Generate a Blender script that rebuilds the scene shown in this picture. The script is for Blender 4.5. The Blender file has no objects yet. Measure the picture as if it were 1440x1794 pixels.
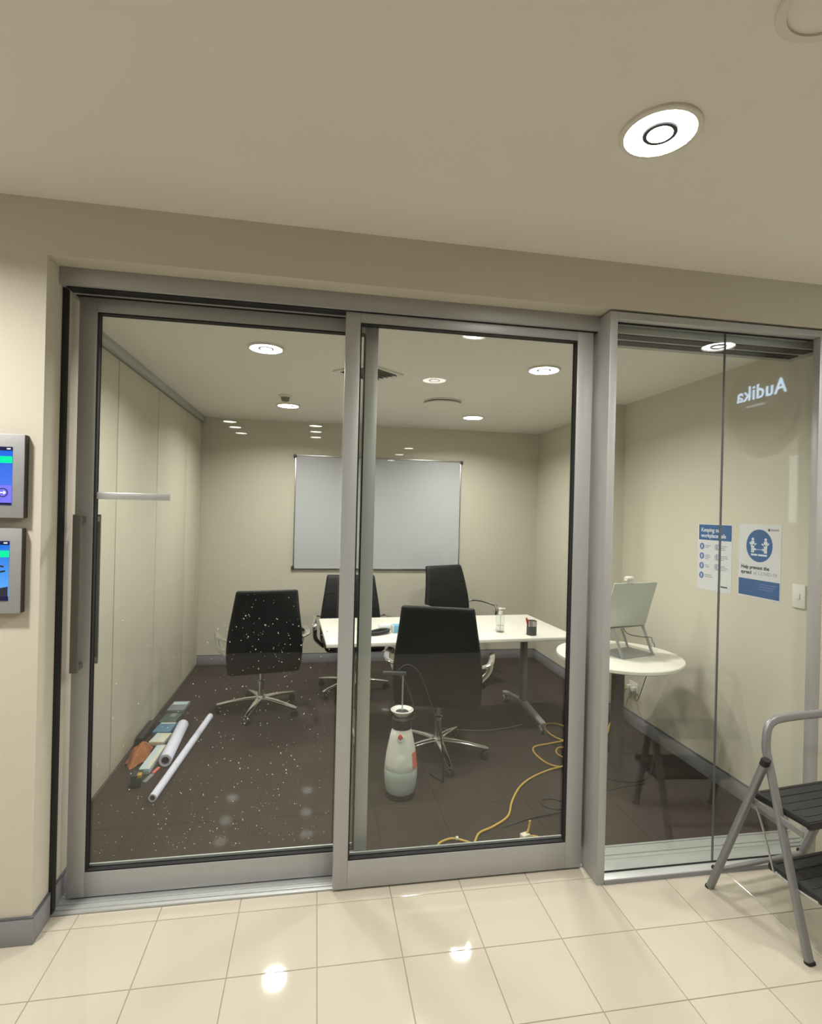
import bpy, bmesh, math, random
from mathutils import Vector, Matrix

S = bpy.context.scene
C = S.collection
R = math.radians

# ------------------------------------------------------------------ camera
cam_d = bpy.data.cameras.new('camera')
cam = bpy.data.objects.new('camera', cam_d); C.objects.link(cam)
cam_d.sensor_fit = 'HORIZONTAL'; cam_d.sensor_width = 36.0
cam_d.lens = 36.0 * 951 / 1440
cam_d.clip_start = 0.02
XA = Vector((0.985, -0.171, 0.024)); 
fwd = Vector((0.171, 0.985, -0.001)).normalized()
right = Vector((0.985, -0.171, 0.0244)); right = (right - fwd * right.dot(fwd)).normalized()
up = right.cross(fwd).normalized()
M = Matrix((right, up, -fwd)).transposed().to_4x4()
M.translation = Vector((0, 0, 1.62))
cam.matrix_world = M
S.camera = cam

# ------------------------------------------------------------------ world + exposure
w = bpy.data.worlds.new('world'); S.world = w; w.use_nodes = True
bg = w.node_tree.nodes['Background']; bg.inputs[0].default_value = (1, 0.97, 0.9, 1); bg.inputs[1].default_value = 0.02
S.view_settings.view_transform = 'Standard'; S.view_settings.look = 'None'
S.view_settings.gamma = 1.0; S.view_settings.use_curve_mapping = False
S.view_settings.exposure = 0.0

HALL_LAMP_W = 20.5     # power of each hall downlight
ROOM_LAMP_W = 22.5     # power of each meeting room downlight
LAMP_COL = (1.0, 0.965, 0.905)

# ------------------------------------------------------------------ materials
MATS = {}
def mat(name, col, rough=0.5, metal=0.0, spec=0.5, emit=None, estr=0.0, bump=0.0, bscale=50.0, var=0.0, vscale=8.0, trans=0.0, coat=0.0, alpha=1.0):
    if name in MATS: return MATS[name]
    m = bpy.data.materials.new(name); m.use_nodes = True
    nt = m.node_tree; b = nt.nodes['Principled BSDF']
    b.inputs['Base Color'].default_value = (*col, 1); b.inputs['Roughness'].default_value = rough
    b.inputs['Metallic'].default_value = metal; b.inputs['Specular IOR Level'].default_value = spec
    b.inputs['Transmission Weight'].default_value = trans; b.inputs['Coat Weight'].default_value = coat
    b.inputs['Alpha'].default_value = alpha
    if emit: b.inputs['Emission Color'].default_value = (*emit, 1); b.inputs['Emission Strength'].default_value = estr
    tc = nt.nodes.new('ShaderNodeTexCoord')
    if var > 0:
        n = nt.nodes.new('ShaderNodeTexNoise'); n.inputs['Scale'].default_value = vscale; n.inputs['Detail'].default_value = 5
        nt.links.new(tc.outputs['Object'], n.inputs['Vector'])
        mx = nt.nodes.new('ShaderNodeMix'); mx.data_type = 'RGBA'
        mx.inputs[6].default_value = (*[max(0, c * (1 - var)) for c in col], 1); mx.inputs[7].default_value = (*[min(1, c * (1 + var)) for c in col], 1)
        nt.links.new(n.outputs['Fac'], mx.inputs[0]); nt.links.new(mx.outputs[2], b.inputs['Base Color'])
    if bump > 0:
        n2 = nt.nodes.new('ShaderNodeTexNoise'); n2.inputs['Scale'].default_value = bscale; n2.inputs['Detail'].default_value = 4
        nt.links.new(tc.outputs['Object'], n2.inputs['Vector'])
        bp = nt.nodes.new('ShaderNodeBump'); bp.inputs['Strength'].default_value = bump; bp.inputs['Distance'].default_value = 0.003
        nt.links.new(n2.outputs['Fac'], bp.inputs['Height']); nt.links.new(bp.outputs['Normal'], b.inputs['Normal'])
    MATS[name] = m
    return m

def glass_mat(name, tint, base=0.038):
    m = bpy.data.materials.new(name); m.use_nodes = True
    nt = m.node_tree; nt.nodes.clear()
    o = nt.nodes.new('ShaderNodeOutputMaterial'); mx = nt.nodes.new('ShaderNodeMixShader')
    t = nt.nodes.new('ShaderNodeBsdfTransparent'); t.inputs[0].default_value = (*tint, 1)
    g = nt.nodes.new('ShaderNodeBsdfGlossy'); g.inputs['Roughness'].default_value = 0.0; g.inputs[0].default_value = (1, 1, 1, 1)
    lw = nt.nodes.new('ShaderNodeLayerWeight'); lw.inputs[0].default_value = 0.5
    p = nt.nodes.new('ShaderNodeMath'); p.operation = 'POWER'; p.inputs[1].default_value = 5
    ma = nt.nodes.new('ShaderNodeMath'); ma.operation = 'MULTIPLY_ADD'; ma.inputs[1].default_value = 1 - base; ma.inputs[2].default_value = base
    nt.links.new(lw.outputs['Facing'], p.inputs[0]); nt.links.new(p.outputs[0], ma.inputs[0])
    nt.links.new(ma.outputs[0], mx.inputs[0]); nt.links.new(t.outputs[0], mx.inputs[1]); nt.links.new(g.outputs[0], mx.inputs[2])
    nt.links.new(mx.outputs[0], o.inputs[0])
    MATS[name] = m
    return m

glass_mat('glass', (0.955, 0.975, 0.955))
glass_mat('clear_plastic', (0.93, 0.95, 0.95), 0.06)
WALL = (0.63, 0.595, 0.50)
mat('wall_paint', WALL, 0.75, bump=0.08, bscale=120, var=0.015, vscale=3)
mat('panel_paint', (0.62, 0.585, 0.485), 0.6, var=0.02, vscale=4)
mat('ceiling_paint', (0.80, 0.765, 0.70), 0.85, bump=0.05, bscale=150)
mat('dark_wall', (0.16, 0.15, 0.14), 0.7)
mat('aluminium', (0.44, 0.445, 0.445), 0.42, metal=0.25, var=0.03, vscale=30)
mat('bright_aluminium', (0.62, 0.64, 0.64), 0.35, metal=0.5, var=0.06, vscale=25)
mat('black', (0.006, 0.006, 0.007), 0.6)
mat('black_rubber', (0.012, 0.012, 0.013), 0.7)
mat('handle_grey', (0.15, 0.145, 0.125), 0.4, metal=0.3)
mat('skirting_grey', (0.27, 0.27, 0.29), 0.5)
mat('skirting_dark', (0.10, 0.10, 0.11), 0.5)
mat('porcelain', (0.53, 0.485, 0.40), 0.045, spec=0.5, var=0.035, vscale=3)
mat('grout', (0.36, 0.32, 0.26), 0.9)
mat('carpet', (0.046, 0.035, 0.031), 0.95, spec=0.1, var=0.05, vscale=60)
mat('carpet_dark', (0.04, 0.032, 0.03), 0.95, spec=0.1)
mat('chrome', (0.75, 0.75, 0.74), 0.12, metal=1.0)
mat('satin_chrome', (0.55, 0.55, 0.54), 0.3, metal=0.9)
mat('black_leather', (0.010, 0.011, 0.013), 0.55, spec=0.4, bump=0.15, bscale=260)
mat('black_plastic', (0.013, 0.013, 0.014), 0.4)
mat('white_laminate', (0.82, 0.79, 0.72), 0.35)
mat('grey_paint', (0.30, 0.30, 0.29), 0.4)
mat('dark_grey', (0.06, 0.06, 0.06), 0.45)
mat('white_board', (0.56, 0.575, 0.605), 0.25, coat=0.3)
mat('white_plastic', (0.78, 0.76, 0.70), 0.35)
mat('paper', (0.66, 0.67, 0.70), 0.7)
mat('print_blue', (0.014, 0.10, 0.30), 0.6)
mat('print_pale', (0.70, 0.76, 0.84), 0.6)
mat('print_ink', (0.03, 0.035, 0.05), 0.6)
mat('print_grey', (0.32, 0.34, 0.40), 0.6)
mat('icon_blue', (0.10, 0.17, 0.42), 0.6)
mat('ladder_grey', (0.25, 0.255, 0.26), 0.38, metal=0.3)
mat('tread_black', (0.018, 0.018, 0.019), 0.6, bump=0.4, bscale=300)
mat('yellow_rubber', (0.50, 0.33, 0.06), 0.5)
mat('red_plastic', (0.45, 0.05, 0.03), 0.4)
mat('red_label', (0.60, 0.16, 0.11), 0.6)
mat('sprayer_white', (0.66, 0.68, 0.63), 0.35)
mat('sprayer_liquid', (0.42, 0.48, 0.46), 0.3)
mat('orange_cloth', (0.62, 0.24, 0.10), 0.8, var=0.15, vscale=18)
mat('roll_white', (0.70, 0.71, 0.86), 0.5)
mat('roll_core', (0.05, 0.045, 0.07), 0.8)
mat('packet_cream', (0.62, 0.60, 0.48), 0.6)
mat('packet_cyan', (0.50, 0.60, 0.64), 0.6)
mat('packet_blue', (0.09, 0.20, 0.30), 0.6)
mat('packet_green', (0.06, 0.10, 0.09), 0.6)
mat('packet_grey', (0.20, 0.22, 0.24), 0.6)
mat('box_green', (0.012, 0.026, 0.022), 0.6)
mat('box_yellow', (0.42, 0.27, 0.05), 0.6)
mat('tissue_blue', (0.16, 0.42, 0.62), 0.6)
mat('navy', (0.015, 0.018, 0.04), 0.6)
mat('laptop_silver', (0.56, 0.60, 0.55), 0.4, metal=0.2)
mat('panel_bezel', (0.36, 0.37, 0.38), 0.4, metal=0.2)
mat('panel_side', (0.035, 0.025, 0.03), 0.5)
mat('vent_dark', (0.20, 0.19, 0.16), 0.8)
mat('droplet_scatter', (0.75, 0.75, 0.68), 0.25, spec=0.6)  # white colour stands in for light scattered by the water
mat('seam', (0.13, 0.12, 0.10), 0.8)
mat('seam_light', (0.30, 0.28, 0.22), 0.8)
mat('lamp_glow', (0.9, 0.9, 0.9), 0.5, emit=(1.0, 0.98, 0.96), estr=9.0)
mat('lamp_glow_far', (0.9, 0.9, 0.9), 0.5, emit=(0.96, 1.0, 0.93), estr=16.0)
mat('lamp_ring', (0.05, 0.048, 0.055), 0.4)
mat('lamp_trim', (0.72, 0.69, 0.62), 0.4)
mat('sign_light', (0.9, 0.9, 0.95), 0.5, emit=(0.48, 0.70, 1.0), estr=8.0)
mat('sign_dim', (0.5, 0.5, 0.55), 0.5, emit=(0.62, 0.66, 0.9), estr=1.2)
mat('sign_disc', (0.05, 0.05, 0.045), 0.6)
mat('screen_black', (0.004, 0.004, 0.012), 0.2, emit=(0.01, 0.01, 0.05), estr=1.0)
mat('screen_green', (0.0, 0.3, 0.15), 0.2, emit=(0.0, 0.62, 0.26), estr=1.0)
mat('screen_white', (0.6, 0.7, 0.8), 0.2, emit=(0.62, 0.72, 1.0), estr=0.75)
mat('screen_indigo', (0.1, 0.1, 0.5), 0.2, emit=(0.10, 0.09, 0.62), estr=1.0)
mat('lit_poster', (0.7, 0.75, 0.72), 0.5, emit=(0.80, 0.95, 0.92), estr=1.3)

def screen_mat(name, top, bot, h):
    m = bpy.data.materials.new(name); m.use_nodes = True
    nt = m.node_tree; b = nt.nodes['Principled BSDF']
    tc = nt.nodes.new('ShaderNodeTexCoord'); sp = nt.nodes.new('ShaderNodeSeparateXYZ')
    mr = nt.nodes.new('ShaderNodeMapRange'); mr.inputs[1].default_value = -h / 2; mr.inputs[2].default_value = h / 2
    cr = nt.nodes.new('ShaderNodeValToRGB')
    cr.color_ramp.elements[0].color = (*bot, 1); cr.color_ramp.elements[1].color = (*top, 1)
    nt.links.new(tc.outputs['Object'], sp.inputs[0]); nt.links.new(sp.outputs['Z'], mr.inputs[0]); nt.links.new(mr.outputs[0], cr.inputs[0])
    nt.links.new(cr.outputs[0], b.inputs['Emission Color']); b.inputs['Emission Strength'].default_value = 1.0
    b.inputs['Base Color'].default_value = (0.01, 0.01, 0.03, 1); b.inputs['Roughness'].default_value = 0.15
    MATS[name] = m
screen_mat('screen_blue', (0.0, 0.14, 0.75), (0.10, 0.22, 0.95), 0.2)
screen_mat('screen_sky', (0.0, 0.16, 0.75), (0.12, 0.45, 1.0), 0.2)

# ------------------------------------------------------------------ geometry helpers
def bm_box(bm, x0, x1, y0, y1, z0, z1, bev=0.0, mtx=None):
    vs = [bm.verts.new((x, y, z)) for x in (x0, x1) for y in (y0, y1) for z in (z0, z1)]
    idx = [(0, 1, 3, 2), (4, 6, 7, 5), (0, 4, 5, 1), (2, 3, 7, 6), (0, 2, 6, 4), (1, 5, 7, 3)]
    fs = [bm.faces.new([vs[i] for i in f]) for f in idx]
    if bev > 0:
        es = list({e for f in fs for e in f.edges})
        r = bmesh.ops.bevel(bm, geom=es, offset=bev, segments=2, affect='EDGES', profile=0.5)
        vs = list({v for f in r['faces'] for v in f.verts} | {v for v in vs if v.is_valid})
    if mtx is not None:
        bmesh.ops.transform(bm, matrix=mtx, verts=[v for v in vs if v.is_valid])
    return vs

def finish(name, bm, m, parent=None, smooth=None, loc=None):
    bmesh.ops.recalc_face_normals(bm, faces=bm.faces[:])
    me = bpy.data.meshes.new(name); bm.to_mesh(me); bm.free()
    me.materials.append(MATS[m])
    if smooth:
        for p in me.polygons: p.use_smooth = True
        me.set_sharp_from_angle(angle=R(smooth))
    o = bpy.data.objects.new(name, me); C.objects.link(o)
    if parent: o.parent = parent
    if loc is not None: o.location = loc
    return o

def box(name, x0, x1, y0, y1, z0, z1, m, parent=None, bev=0.0, mtx=None):
    """box in the parent's frame; object origin at its centre"""
    cx, cy, cz = (x0 + x1) / 2, (y0 + y1) / 2, (z0 + z1) / 2
    bm = bmesh.new(); bm_box(bm, x0 - cx, x1 - cx, y0 - cy, y1 - cy, z0 - cz, z1 - cz, bev)
    o = finish(name, bm, m, parent, smooth=40 if bev else None)
    o.location = (cx, cy, cz)
    if mtx is not None: o.matrix_local = mtx @ Matrix.Translation((cx, cy, cz))
    return o

def bm_lathe(bm, prof, n=24, mtx=None):
    rings = []
    for r, z in prof:
        if r < 1e-6: rings.append([bm.verts.new((0, 0, z))])
        else: rings.append([bm.verts.new((r * math.cos(2 * math.pi * k / n), r * math.sin(2 * math.pi * k / n), z)) for k in range(n)])
    for a, b in zip(rings, rings[1:]):
        for k in range(n):
            k2 = (k + 1) % n
            if len(a) == 1 and len(b) == 1: continue
            if len(a) == 1: bm.faces.new((a[0], b[k], b[k2]))
            elif len(b) == 1: bm.faces.new((a[k], a[k2], b[0]))
            else: bm.faces.new((a[k], a[k2], b[k2], b[k]))
    vs = [v for r in rings for v in r]
    if mtx is not None: bmesh.ops.transform(bm, matrix=mtx, verts=vs)
    return vs

def lathe(name, prof, m, parent=None, n=24, loc=(0, 0, 0), mtx=None, smooth=35):
    bm = bmesh.new(); bm_lathe(bm, prof, n, mtx)
    return finish(name, bm, m, parent, smooth, loc)

def smooth_path(pts, sub=6):
    pts = [Vector(p) for p in pts]; out = []
    for i in range(len(pts) - 1):
        p0 = pts[max(i - 1, 0)]; p1 = pts[i]; p2 = pts[i + 1]; p3 = pts[min(i + 2, len(pts) - 1)]
        for k in range(sub):
            t = k / sub
            out.append(0.5 * ((2 * p1) + (p2 - p0) * t + (2 * p0 - 5 * p1 + 4 * p2 - p3) * t * t + (3 * p1 - p0 - 3 * p2 + p3) * t ** 3))
    out.append(pts[-1]); return out

def bm_sweep(bm, pts, sec, upv=(0, 0, 1), scale=None):
    """sweep a closed 2-D section (list of (a,b)) along pts"""
    pts = [Vector(p) for p in pts]; n = len(pts); rings = []
    upv = Vector(upv); prev = None
    for i, p in enumerate(pts):
        t = (pts[min(i + 1, n - 1)] - pts[max(i - 1, 0)])
        t = t.normalized() if t.length > 1e-9 else Vector((0, 0, 1))
        if prev is None:
            u = upv if abs(t.dot(upv)) < 0.95 else Vector((1, 0, 0)) if abs(t.x) < 0.9 else Vector((0, 1, 0))
        else: u = prev
        a = t.cross(u); a = a.normalized(); b = a.cross(t).normalized(); prev = b
        s = scale[i] if scale else 1.0
        rings.append([bm.verts.new(p + a * (sa * s) + b * (sb * s)) for sa, sb in sec])
    k = len(sec)
    for r0, r1 in zip(rings, rings[1:]):
        for j in range(k): bm.faces.new((r0[j], r0[(j + 1) % k], r1[(j + 1) % k], r1[j]))
    bm.faces.new(rings[0][::-1]); bm.faces.new(rings[-1])

def circ(r, n=8): return [(r * math.cos(2 * math.pi * k / n), r * math.sin(2 * math.pi * k / n)) for k in range(n)]
def rrect(a, b, r, n=3):
    out = []
    for cx, cy, s in ((a - r, b - r, 0), (-a + r, b - r, 90), (-a + r, -b + r, 180), (a - r, -b + r, 270)):
        for k in range(n + 1):
            t = R(s + 90 * k / n); out.append((cx + r * math.cos(t), cy + r * math.sin(t)))
    return out

def tube(name, pts, r, m, parent=None, sub=6, n=8, sm=True):
    bm = bmesh.new(); bm_sweep(bm, smooth_path(pts, sub) if sm else pts, circ(r, n))
    return finish(name, bm, m, parent, 50)

def sweep(name, pts, sec, m, parent=None, upv=(0, 0, 1), scale=None, smooth=50):
    bm = bmesh.new(); bm_sweep(bm, pts, sec, upv, scale)
    return finish(name, bm, m, parent, smooth)

def empty(name, loc, rz=0.0):
    o = bpy.data.objects.new(name, None); C.objects.link(o); o.location = loc; o.rotation_euler = (0, 0, rz); o.empty_display_size = 0.1
    return o

def tag(o, label, cat, group=None, kind=None):
    if label: o['label'] = label
    if cat: o['category'] = cat
    if group: o['group'] = group
    if kind: o['kind'] = kind
    return o
def struct(o, label, cat): return tag(o, label, cat, kind='structure')

def copy_tree(o, parent=None):
    c = o.copy(); C.objects.link(c); c.parent = parent
    for ch in list(o.children): copy_tree(ch, c)
    return c

def text(name, body, size, m, parent, mtx, ext=0.0004, align='LEFT', bold=0.0):
    cu = bpy.data.curves.new(name, 'FONT'); cu.body = body; cu.size = size; cu.extrude = ext; cu.align_x = align; cu.offset = bold; cu.space_character = 1.08 if body == 'Audika' else 1.0
    cu.resolution_u = 3
    tmp = bpy.data.objects.new(name, cu); C.objects.link(tmp)
    dg = bpy.context.evaluated_depsgraph_get()
    me = bpy.data.meshes.new_from_object(tmp.evaluated_get(dg)); me.name = name
    bpy.data.objects.remove(tmp); bpy.data.curves.remove(cu)
    me.materials.clear(); me.materials.append(MATS[m])
    o = bpy.data.objects.new(name, me); C.objects.link(o)
    if parent: o.parent = parent
    o.matrix_local = mtx
    return o

# ------------------------------------------------------------------ dimensions (metres)
YW = 2.195            # hall side face of the shopfront wall
ZC = 2.735            # hall ceiling
ZR = 2.53             # meeting room ceiling and opening soffit
XL, XR = -1.17, 2.46  # meeting room side walls
YB = 5.82             # meeting room back wall
XJ = -0.996           # left jamb of the opening
XH0, XH1, YH0, YSPLIT = -3.0, 3.0, -8.2, -1.4   # hall extents

# ------------------------------------------------------------------ floors
random.seed(4)
P = 0.308; X0 = 0.655; Y0 = 1.94
fl = box('floor', XH0, XH1, YSPLIT, 2.445, -0.06, -0.003, 'grout'); struct(fl, 'cream glossy porcelain tile floor of the hall', 'floor')
tile_mesh = {}
def clip(a, b, lo, hi): return max(a, lo), min(b, hi)
def piece(name, x0, x1, y0, y1, top, th, gap, m, parent, cache, bev):
    key = (name, round(x1 - x0, 4), round(y1 - y0, 4))
    if key not in cache:
        bm = bmesh.new(); hx, hy = (x1 - x0) / 2 - gap / 2, (y1 - y0) / 2 - gap / 2
        lo = [bm.verts.new((sx * hx, sy * hy, -th)) for sx, sy in ((-1, -1), (1, -1), (1, 1), (-1, 1))]
        mi = [bm.verts.new((sx * hx, sy * hy, -bev)) for sx, sy in ((-1, -1), (1, -1), (1, 1), (-1, 1))]
        hi = [bm.verts.new((sx * (hx - bev), sy * (hy - bev), 0)) for sx, sy in ((-1, -1), (1, -1), (1, 1), (-1, 1))]
        for a, b in ((lo, mi), (mi, hi)):
            for k in range(4): bm.faces.new((a[k], a[(k + 1) % 4], b[(k + 1) % 4], b[k]))
        bm.faces.new(hi)
        me = bpy.data.meshes.new(name); bmesh.ops.recalc_face_normals(bm, faces=bm.faces[:]); bm.to_mesh(me); bm.free(); me.materials.append(MATS[m]); cache[key] = me
    o = bpy.data.objects.new(name, cache[key]); C.objects.link(o); o.parent = parent
    pl = parent.location
    o.location = ((x0 + x1) / 2 - pl.x, (y0 + y1) / 2 - pl.y, top - pl.z)
    return o
for i in range(-13, 9):
    for j in range(-12, 3):
        x0, x1 = clip(X0 + i * P, X0 + (i + 1) * P, XH0, XH1); y0, y1 = clip(Y0 + j * P, Y0 + (j + 1) * P, YSPLIT, 2.325)
        if x1 - x0 < 0.02 or y1 - y0 < 0.02: continue
        t = piece('tile', x0, x1, y0, y1, 0.0, 0.01, 0.0028, 'porcelain', fl, tile_mesh, 0.0012)

fr = box('floor', XL - 0.1, XR + 0.1, 2.445, YB + 0.1, -0.06, -0.004, 'seam'); struct(fr, 'dark brown carpet tile floor of the meeting room', 'floor')
for i in range(-3, 6):
    for j in range(0, 8):
        x0, x1 = clip(0.20 + i * 0.5, 0.70 + i * 0.5, XL, XR); y0, y1 = clip(2.42 + j * 0.5, 2.92 + j * 0.5, 2.447, YB)
        if x1 - x0 < 0.02 or y1 - y0 < 0.02: continue
        piece('carpet_tile', x0, x1, y0, y1, 0.0, 0.004, 0.0012, 'carpet', fr, tile_mesh, 0.0008)
fd = box('floor', XH0, XH1, YH0, YSPLIT, -0.06, 0.0, 'carpet_dark'); struct(fd, 'dark carpet of the shop area across the hall', 'floor')

# ------------------------------------------------------------------ walls
struct(box('wall_front_left', XH0, XJ, YW, 2.50, 0, ZC, 'wall_paint'), 'cream painted hall wall carrying the two control panels', 'wall')
struct(box('wall_front_header', XJ, XH1, YW, 2.50, ZR, ZC, 'wall_paint'), 'cream painted bulkhead above the sliding glass doors', 'wall')
struct(box('wall_front_right', 2.362, XH1, YW, 2.235, 0, ZR, 'wall_paint'), 'cream painted wall beyond the fixed glass panes', 'wall')
struct(box('wall_back', XL - 0.1, XR + 0.1, YB, YB + 0.1, 0, ZR, 'wall_paint'), 'cream painted wall behind the whiteboard', 'wall')
struct(box('wall_right', XR, XR + 0.1, 2.235, YB, 0, ZR, 'wall_paint'), 'cream painted side wall with two posters', 'wall')
struct(box('wall_right_nib', 2.20, XR, 4.06, 4.29, 0, ZR, 'wall_paint'), 'narrow cream wall nib behind the round table', 'wall')
wl = box('wall_left', XL - 0.12, XL - 0.02, 2.50, YB, 0, ZR, 'seam'); struct(wl, 'cream folding partition wall of tall panels', 'wall')
edges = [2.50, 2.62, 3.465, 4.285, 5.19, 5.75, YB]
for a, b in zip(edges, edges[1:]):
    t = box('panel', XL - 0.02, XL, a + 0.006, b - 0.006, 0.012, ZR - 0.055, 'panel_paint', bev=0.003)
    t.parent = wl; t.location -= wl.location
struct(box('ceiling', XH0, XH1, YH0, YW, ZC, ZC + 0.1, 'ceiling_paint'), 'plain off white hall ceiling', 'ceiling')
struct(box('ceiling', XL - 0.1, XR + 0.1, 2.50, YB + 0.1, ZR, ZR + 0.1, 'ceiling_paint'), 'plain off white meeting room ceiling', 'ceiling')
struct(box('wall_hall_right', XH1, XH1 + 0.1, YH0, 2.50, 0, ZC, 'wall_paint'), 'hall side wall carrying the round shop sign', 'wall')
struct(box('wall_hall_left', XH0 - 0.1, XH0, YH0, 2.50, 0, ZC, 'wall_paint'), 'hall end wall on the side of the control panels', 'wall')
struct(box('wall_hall_rear', XH0, XH1, YH0 - 0.1, YH0, 0, ZC, 'dark_wall'), 'dark wall at the far end across the hall', 'wall')

# skirtings
def skirting(name, x0, x1, y0, y1, label, cap):
    o = box(name, x0, x1, y0, y1, 0.0, 0.098, 'skirting_grey', bev=0.002); struct(o, label, 'baseboard')
    c = box('cap', x0 - cap[0], x1 + cap[1], y0 - cap[2], y1 + cap[3], 0.098, 0.102, 'skirting_dark'); c.parent = o; c.location -= o.location
    return o
skirting('baseboard_front', XH0, XJ + 0.010, YW - 0.010, YW, 'grey skirting under the two control panels', (0, 0.001, 0.001, 0))
skirting('baseboard_jamb', XJ, XJ + 0.010, YW, 2.318, 'short grey skirting returning into the door reveal', (0, 0.001, 0, 0))
skirting('baseboard_reveal', XJ, XJ + 0.010, 2.352, 2.499, 'short grey skirting in the reveal behind the rubber seal', (0, 0.001, 0, 0))
skirting('baseboard_back', XL, XR, YB - 0.012, YB, 'grey skirting along the wall under the whiteboard', (0, 0, 0.001, 0))
skirting('baseboard_right', XR - 0.012, XR, 2.445, 4.06, 'grey skirting along the wall with the posters', (0.001, 0, 0, 0))
skirting('baseboard_right_far', XR - 0.012, XR, 4.29, YB - 0.012, 'grey skirting between the wall nib and the back corner', (0.001, 0, 0, 0))
skirting('baseboard_nib', 2.188, XR - 0.012, 4.048, 4.06, 'grey skirting across the front of the wall nib', (0.001, 0, 0.001, 0))
# aluminium ceiling track of the folding partition
struct(box('trim_partition_track', XL - 0.02, XL + 0.035, 2.50, YB, ZR - 0.05, ZR, 'aluminium', bev=0.002), 'grey metal track along the top of the folding partition', 'trim')
struct(box('trim_jamb_seal', XJ, XJ + 0.016, 2.320, 2.350, 0.012, 2.461, 'black_rubber', bev=0.003), 'black rubber seal running up the plastered door jamb', 'trim')

# head track and threshold of the sliding doors
h = box('trim_head_track', XJ, XR, 2.29, 2.50, 2.462, ZR, 'aluminium', bev=0.002); struct(h, 'grey aluminium head track over the sliding doors', 'trim')
for y0, y1 in ((2.305, 2.362), (2.392, 2.448)):
    g = box('slot_shade', XJ + 0.02, 2.40, y0, y1, 2.458, 2.464, 'black'); g.parent = h; g.location -= h.location  # black strips painting the shade of the grooves under the track
th = box('trim_threshold', XJ, XR, 2.325, 2.445, -0.003, 0.008, 'bright_aluminium', bev=0.002); struct(th, 'bright ribbed aluminium floor track of the sliding doors', 'trim')
for y in (2.345, 2.375, 2.436):
    g = box('rib', XJ + 0.012, XR, y - 0.004, y + 0.004, 0.008, 0.0135, 'bright_aluminium', bev=0.0015); g.parent = th; g.location -= th.location

# ------------------------------------------------------------------ sliding doors
def door(name, label, x0, x1, sl, sr, y0, y1, z0, z1, bot, top):
    e = empty(name, ((x0 + x1) / 2, (y0 + y1) / 2, z0)); struct(e, label, 'door')
    px, py, pz = e.location
    def b(n, a0, a1, b0, b1, c0, c1, m, bev=0.0, par=e):
        o = box(n, a0 - px, a1 - px, b0 - py, b1 - py, c0 - pz, c1 - pz, m, e, bev); return o
    b('stile', x0, x0 + sl, y0, y1, z0, z1, 'aluminium', 0.002)
    b('stile', x1 - sr, x1, y0, y1, z0, z1, 'aluminium', 0.002)
    b('top_rail', x0 + sl, x1 - sr, y0 + 0.001, y1 - 0.001, z1 - top, z1, 'aluminium', 0.0015)
    b('bottom_rail', x0 + sl, x1 - sr, y0 + 0.001, y1 - 0.001, z0, z0 + bot, 'aluminium', 0.0015)
    gx0, gx1, gz0, gz1 = x0 + sl, x1 - sr, z0 + bot, z1 - top
    ym = (y0 + y1) / 2 + 0.008
    b('glass_pane', gx0 - 0.004, gx1 + 0.004, ym - 0.003, ym + 0.003, gz0 - 0.004, gz1 + 0.004, 'glass')
    for s, nm in ((-1, 'seal'), (1, 'seal')):
        ya, yb = (y0 + 0.004, ym - 0.003) if s < 0 else (ym + 0.003, y1 - 0.004)
        bm = bmesh.new(); t = 0.006
        for q in ((gx0, gx0 + t, gz0, gz1), (gx1 - t, gx1, gz0, gz1), (gx0 + t, gx1 - t, gz1 - t, gz1), (gx0 + t, gx1 - t, gz0, gz0 + t)):
            bm_box(bm, q[0] - px, q[1] - px, ya - py, yb - py, q[2] - pz, q[3] - pz)
        finish(nm, bm, 'black_rubber', e)
    # pale glazing bead along the bottom rail
    b('glazing_bead', gx0 + 0.006, gx1 - 0.006, ym + 0.003, y1 - 0.002, gz0 + 0.006, gz0 + 0.016, 'bright_aluminium')
    return e, b, (gx0, gx1, gz0, gz1, ym)

d2, b2, g2 = door('door_2', 'grey framed glass sliding door standing in front of the other', 0.103, 1.230, 0.062, 0.076, 2.31, 2.35, 0.009, 2.466, 0.118, 0.049)
d1, b1, g1 = door('door_1', 'water speckled glass sliding door with a long pull handle', -0.966, 0.252, 0.068, 0.056, 2.40, 2.44, 0.014, 2.490, 0.100, 0.088)
# pull handle: a flat bar on each face with two standoffs
def pull(y_face, sgn):
    bm = bmesh.new(); px, py, pz = d1.location
    xa, xb = (-0.951, -0.921) if sgn < 0 else (-0.926, -0.899)
    yo = y_face + sgn * 0.055; yi = y_face + sgn * 0.043
    bm_box(bm, xa - px, xb - px, min(yo, yi) - py, max(yo, yi) - py, 0.945 - pz, 1.575 - pz, 0.002)
    for z in (0.952, 1.545):
        bm_box(bm, xa + 0.002 - px, xb - 0.002 - px, min(yi, y_face) - py, max(yi, y_face) - py, z - pz, z + 0.022 - pz)
    o = finish('pull_handle', bm, 'handle_grey', d1); o['label'] = 'long flat grey pull handle'
pull(2.40, -1); pull(2.44, 1)
b1('cross_bar', g1[0] + 0.002, -0.607, g1[4] - 0.016, g1[4] - 0.003, 1.640, 1.668, 'bright_aluminium', 0.002)
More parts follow.
